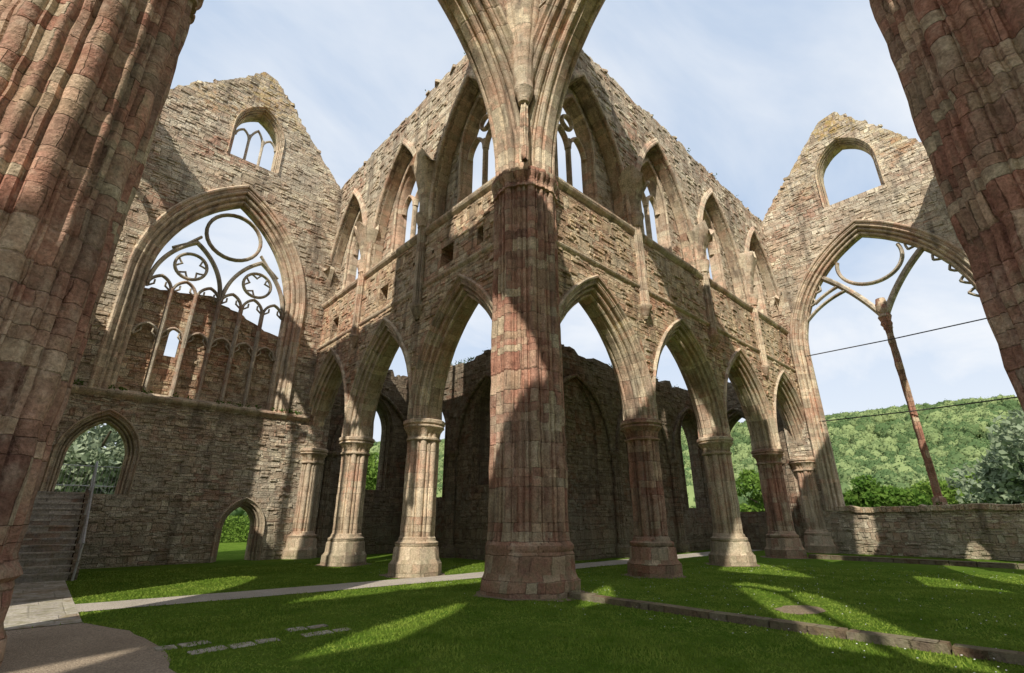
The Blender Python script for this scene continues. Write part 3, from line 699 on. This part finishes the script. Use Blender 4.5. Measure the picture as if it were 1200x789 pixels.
x,y=scatter(1500,3,24); k_=(x>-1.5); x=x[k_];y=y[k_]; n=len(x); r=rng.uniform(.006,.010,n); z=rng.uniform(.03,.045,n)
V=np.zeros((n,4,3))
for k,(sx,sy) in enumerate(((-1,-1),(1,-1),(1,1),(-1,1))): V[:,k]=np.c_[x+sx*r,y+sy*r,z+sx*.003]
fastmesh('daisies',V,4,simple('daisy_white',(.7,.7,.66),.8))
# ------------------------------------------------------------------ vegetation
def leafquads(P,size,flat=.35):
    n=len(P); d1=rng.normal(size=(n,3)); d1/=np.linalg.norm(d1,axis=1)[:,None]; d2=np.cross(d1,rng.normal(size=(n,3))); d2/=np.linalg.norm(d2,axis=1)[:,None]
    s=size*rng.uniform(.6,1.3,n)[:,None]
    return np.stack([P-d1*s,P-d2*s*.55,P+d1*s,P+d2*s*.55],1)
def crownpts(n,clumps,R,H,z0):
    cs=[];
    for _ in range(clumps):
        v=rng.normal(size=3); v/=np.linalg.norm(v); k=rng.uniform(.45,1)
        cs.append((v[0]*R*k,v[1]*R*k,z0+H/2+v[2]*H/2*k,rng.uniform(.2,.36)*R))
    P=[]
    for c in cs:
        m=n//clumps; v=rng.normal(size=(m,3)); v/=np.linalg.norm(v,axis=1)[:,None]; k=rng.uniform(.6,1.05,m)[:,None]
        P.append(np.array(c[:3])+v*k*c[3]*np.array([1,1,.8]))
    return np.concatenate(P)
def tree(name,x,y,R,H,trunk,mat,n=9000,size=.14,clumps=46):
    E=empty(name); E.location=(x,y,0)
    fastmesh('foliage',leafquads(crownpts(n,clumps,R,H-trunk,trunk),size),4,mat,E)
    mb=MB()
    def limb(p,q,r0,r1):
        p,q=Vector(p),Vector(q); K=6;k=7;vs=[];fs=[];uv=[]
        d=(q-p).normalized();a=d.orthogonal().normalized();b_=d.cross(a)
        for i in range(K):
            t=i/(K-1); c=p.lerp(q,t)+Vector((math.sin(t*3+p.x)*.15,math.cos(t*4)*.12,0))*t
            r=r0+(r1-r0)*t
            for j in range(k): th=6.283*j/k; vs.append(tuple(c+a*r*math.cos(th)+b_*r*math.sin(th)))
        for i in range(K-1):
            for j in range(k): fs.append((i*k+j,i*k+(j+1)%k,(i+1)*k+(j+1)%k,(i+1)*k+j)); uv.append([(0,0)]*4)
        mb.add(vs,fs,uv)
    limb((0,0,-.2),(0,0,H*.6),R*.09,R*.04)
    for i in range(8):
        t=i*.8; limb((0,0,trunk+.5*i*.6),(R*.75*math.cos(t*2),R*.75*math.sin(t*2),trunk+H*.2+H*.06*i),R*.035,R*.01)
    mb.done('trunk_and_limbs',M_bark,E,True); return E
tree('willow_tree',62,-11.0,8.5,11.2,.5,M_willow,20000,.34,60)
tree('willow_tree',72,-24,8,10,.5,M_willow,14000,.34,60)
tree('willow_tree',-7.5,40,6.5,9.5,1.5,M_willow,14000,.25,50)
tree('broadleaf_tree',-15,50,7,11,2,M_leaf2,14000,.28,50)
tree('broadleaf_tree',58,5,4.0,5.2,.3,M_leaf2,9000,.26,40)
tree('broadleaf_tree',66,-2,5,6.2,.3,M_leaf2,9000,.28,40)
tree('broadleaf_tree',56,14,5,7.5,.5,M_leaf2,9000,.28,40)
tree('broadleaf_tree',26,30,5,10,1.5,M_leaf2,10000,.26,40)
tree('broadleaf_tree',16,46,5,10,1.5,M_leaf2,10000,.26,40)
H=empty('hedge'); H.location=(1.5,34,0)
fastmesh('hedge_leaves',leafquads(np.c_[rng.uniform(-14,10,14000),rng.uniform(-1,1,14000),rng.uniform(0,1,14000)**.8*(1.7+.2*rng.random(14000))],.10),4,M_leaf2,H)
pl=[]
def tuft(p,n,r): 
    c=np.array(p)+rng.normal(size=(n,3))*np.array([r,r,r*.6]); pl.append(c)
for i in range(60):
    tuft(F_pn(random.uniform(2,21),TOP+.02,random.uniform(-.4,.45)),18,.10)
    if i<40: tuft(F_tn(random.uniform(2,14),TOP+.02,random.uniform(-.4,.45)),18,.10)
for i in range(26): tuft(F_g(random.uniform(.5,9.5),6.3,.64),16,.07)
for i in range(14): tuft(F_e(random.uniform(.5,9.5),2.25,random.uniform(-.4,.6)),30,.10)
for i in range(30):
    u=random.uniform(6,16); tuft((5.6+u,5.6,9.25),30,.14)
    tuft((5.6,5.4+random.uniform(0,9.5),9.3),30,.14)
fastmesh('wall_top_plants',leafquads(np.concatenate(pl),.05),4,M_leaf2)
# ------------------------------------------------------------------ wooded hills
def hillH(r,th):
    k=min(1,max(0,(r-230)/600)); k=k*k*(3-2*k)
    d=math.degrees(th)
    Hh=112+6*math.sin(th*3+.9)+3*math.sin(th*7.3)
    Hh*=(1 if d<45 else max(.62,1-(d-45)/130))
    return k*Hh+12*noise.noise(Vector((r*.006*math.cos(th),r*.006*math.sin(th),1)))*k*2-.3
mb=MB(); NR,NT=40,110; vs=[];fs=[];uv=[]
for i in range(NR+1):
    r=210+ (1150-210)*i/NR
    for j in range(NT+1):
        th=math.radians(-75+230*j/NT); vs.append((CAM[0]+r*math.cos(th),CAM[1]+r*math.sin(th),hillH(r,th)))
for i in range(NR):
    for j in range(NT): a_=i*(NT+1)+j; fs.append((a_,a_+1,a_+NT+2,a_+NT+1)); uv.append([(0,0)]*4)
mb.add(vs,fs,uv); mb.done('hillside',M_lawn,None,True)
FO=empty('hillside_forest')
for v in range(5):
    N=3400; mb=MB()
    for i in range(N):
        r=240+620*random.random()**.8; th=math.radians(random.uniform(-30,115))
        if v==3: r=random.uniform(130,250)
        if v==3 and i>240: break
        s=random.uniform(7.0,13) if v!=3 else random.uniform(5,9)
        x,y,z=CAM[0]+r*math.cos(th),CAM[1]+r*math.sin(th),max(0,hillH(r,th))
        a=random.random()*6.28; h=s/2
        q=[(x+h*1.414*math.cos(a+k*math.pi/2),y+h*1.414*math.sin(a+k*math.pi/2),z) for k in range(4)]
        mb.add(q,[(0,1,2,3)],[[(0,0)]*4])
    e=mb.done('tree_positions_%d'%v,M_leaf,FO); e.instance_type='FACES'; e.use_instance_faces_scale=True; e.instance_faces_scale=1; e.show_instancer_for_render=False
    bm=bmesh.new(); bmesh.ops.create_icosphere(bm,subdivisions=3,radius=.5)
    for q in bm.verts:
        c=q.co.copy(); kk=1+.55*noise.noise(c*4+Vector((v*5,0,0)))+.35*noise.noise(c*9+Vector((v*5,3,0)))
        q.co=c*kk; q.co.z=q.co.z*1.05+.5
    me=bpy.data.meshes.new('tree_crown_%d'%v); bm.to_mesh(me); surf=np.array([list(q.co) for q in bm.verts]); bm.free(); me.materials.append(M_leaf)
    me.shade_smooth()
    c=bpy.data.objects.new('tree_crown_%d'%v,me); S.collection.objects.link(c); c.parent=e
    P=surf[rng.integers(0,len(surf),420)]; P=P+rng.normal(0,.03,P.shape)+(P-np.array([0,0,.5]))*.03
    fastmesh('crown_leaves_%d'%v,leafquads(P,.055),4,M_leaf,e)
# ------------------------------------------------------------------ light / sky
EL=42.0; AZ=33.0
w=bpy.data.worlds.new('World'); S.world=w; w.use_nodes=True; t=w.node_tree; t.nodes.clear(); b=NB(t)
sky=b.n('ShaderNodeTexSky'); sky.sky_type='NISHITA'; sky.sun_disc=False; sky.sun_elevation=math.radians(EL); sky.sun_rotation=math.radians(270-AZ); sky.air_density=1.0; sky.dust_density=1.2
tc=b.n('ShaderNodeTexCoord').outputs['Generated']; sp=b.n('ShaderNodeSeparateXYZ'); b.l(tc,sp.inputs[0])
zz=b.m('ADD',b.m('MAXIMUM',sp.outputs[2],0),.22)
cb=b.n('ShaderNodeCombineXYZ'); b.l(b.m('DIVIDE',sp.outputs[0],zz),cb.inputs[0]); b.l(b.m('DIVIDE',sp.outputs[1],zz),cb.inputs[1])
mp=b.n('ShaderNodeMapping'); b.l(cb.outputs[0],mp.inputs[0]); mp.inputs['Rotation'].default_value=(0,0,math.radians(35)); mp.inputs['Scale'].default_value=(.9,1.7,1)
n1=b.noise(mp.outputs[0],1.4,6,.56); n1.inputs['Distortion'].default_value=.4
n2=b.noise(cb.outputs[0],.9,3,.5)
f=b.m('ADD',b.m('MULTIPLY',n1.outputs[0],.55),b.m('MULTIPLY',n2.outputs[0],.45))
f=b.mapr(f,.38,.62,.12,1.0)
hz=b.mapr(sp.outputs[2],.05,.55,.85,0); f=b.m('MAXIMUM',f,hz)
base=b.mix(.78,sky.outputs[0],(3.3,4.4,6.0))
col=b.mix(f,base,(6.2,6.4,6.7))
bg=b.n('ShaderNodeBackground'); b.l(col,bg.inputs[0]); bg.inputs[1].default_value=.15
b.l(bg.outputs[0],b.n('ShaderNodeOutputWorld').inputs[0])
sd=bpy.data.lights.new('sun','SUN'); sd.energy=5.0; sd.angle=math.radians(.5); sd.color=(1,.93,.81)
so=bpy.data.objects.new('sun',sd); S.collection.objects.link(so)
d=Vector((math.cos(math.radians(AZ))*math.cos(math.radians(EL)),math.sin(math.radians(AZ))*math.cos(math.radians(EL)),-math.sin(math.radians(EL))))
so.rotation_euler=d.to_track_quat('-Z','Y').to_euler()
cd=bpy.data.cameras.new('camera'); cd.lens=17.0; cd.sensor_width=36; cd.clip_end=3000; cd.clip_start=.05
co=bpy.data.objects.new('camera',cd); S.collection.objects.link(co); co.location=(CAM[0],CAM[1],1.6)
co.rotation_euler=(math.radians(90+20.7),0,math.radians(47.2-90)); S.camera=co
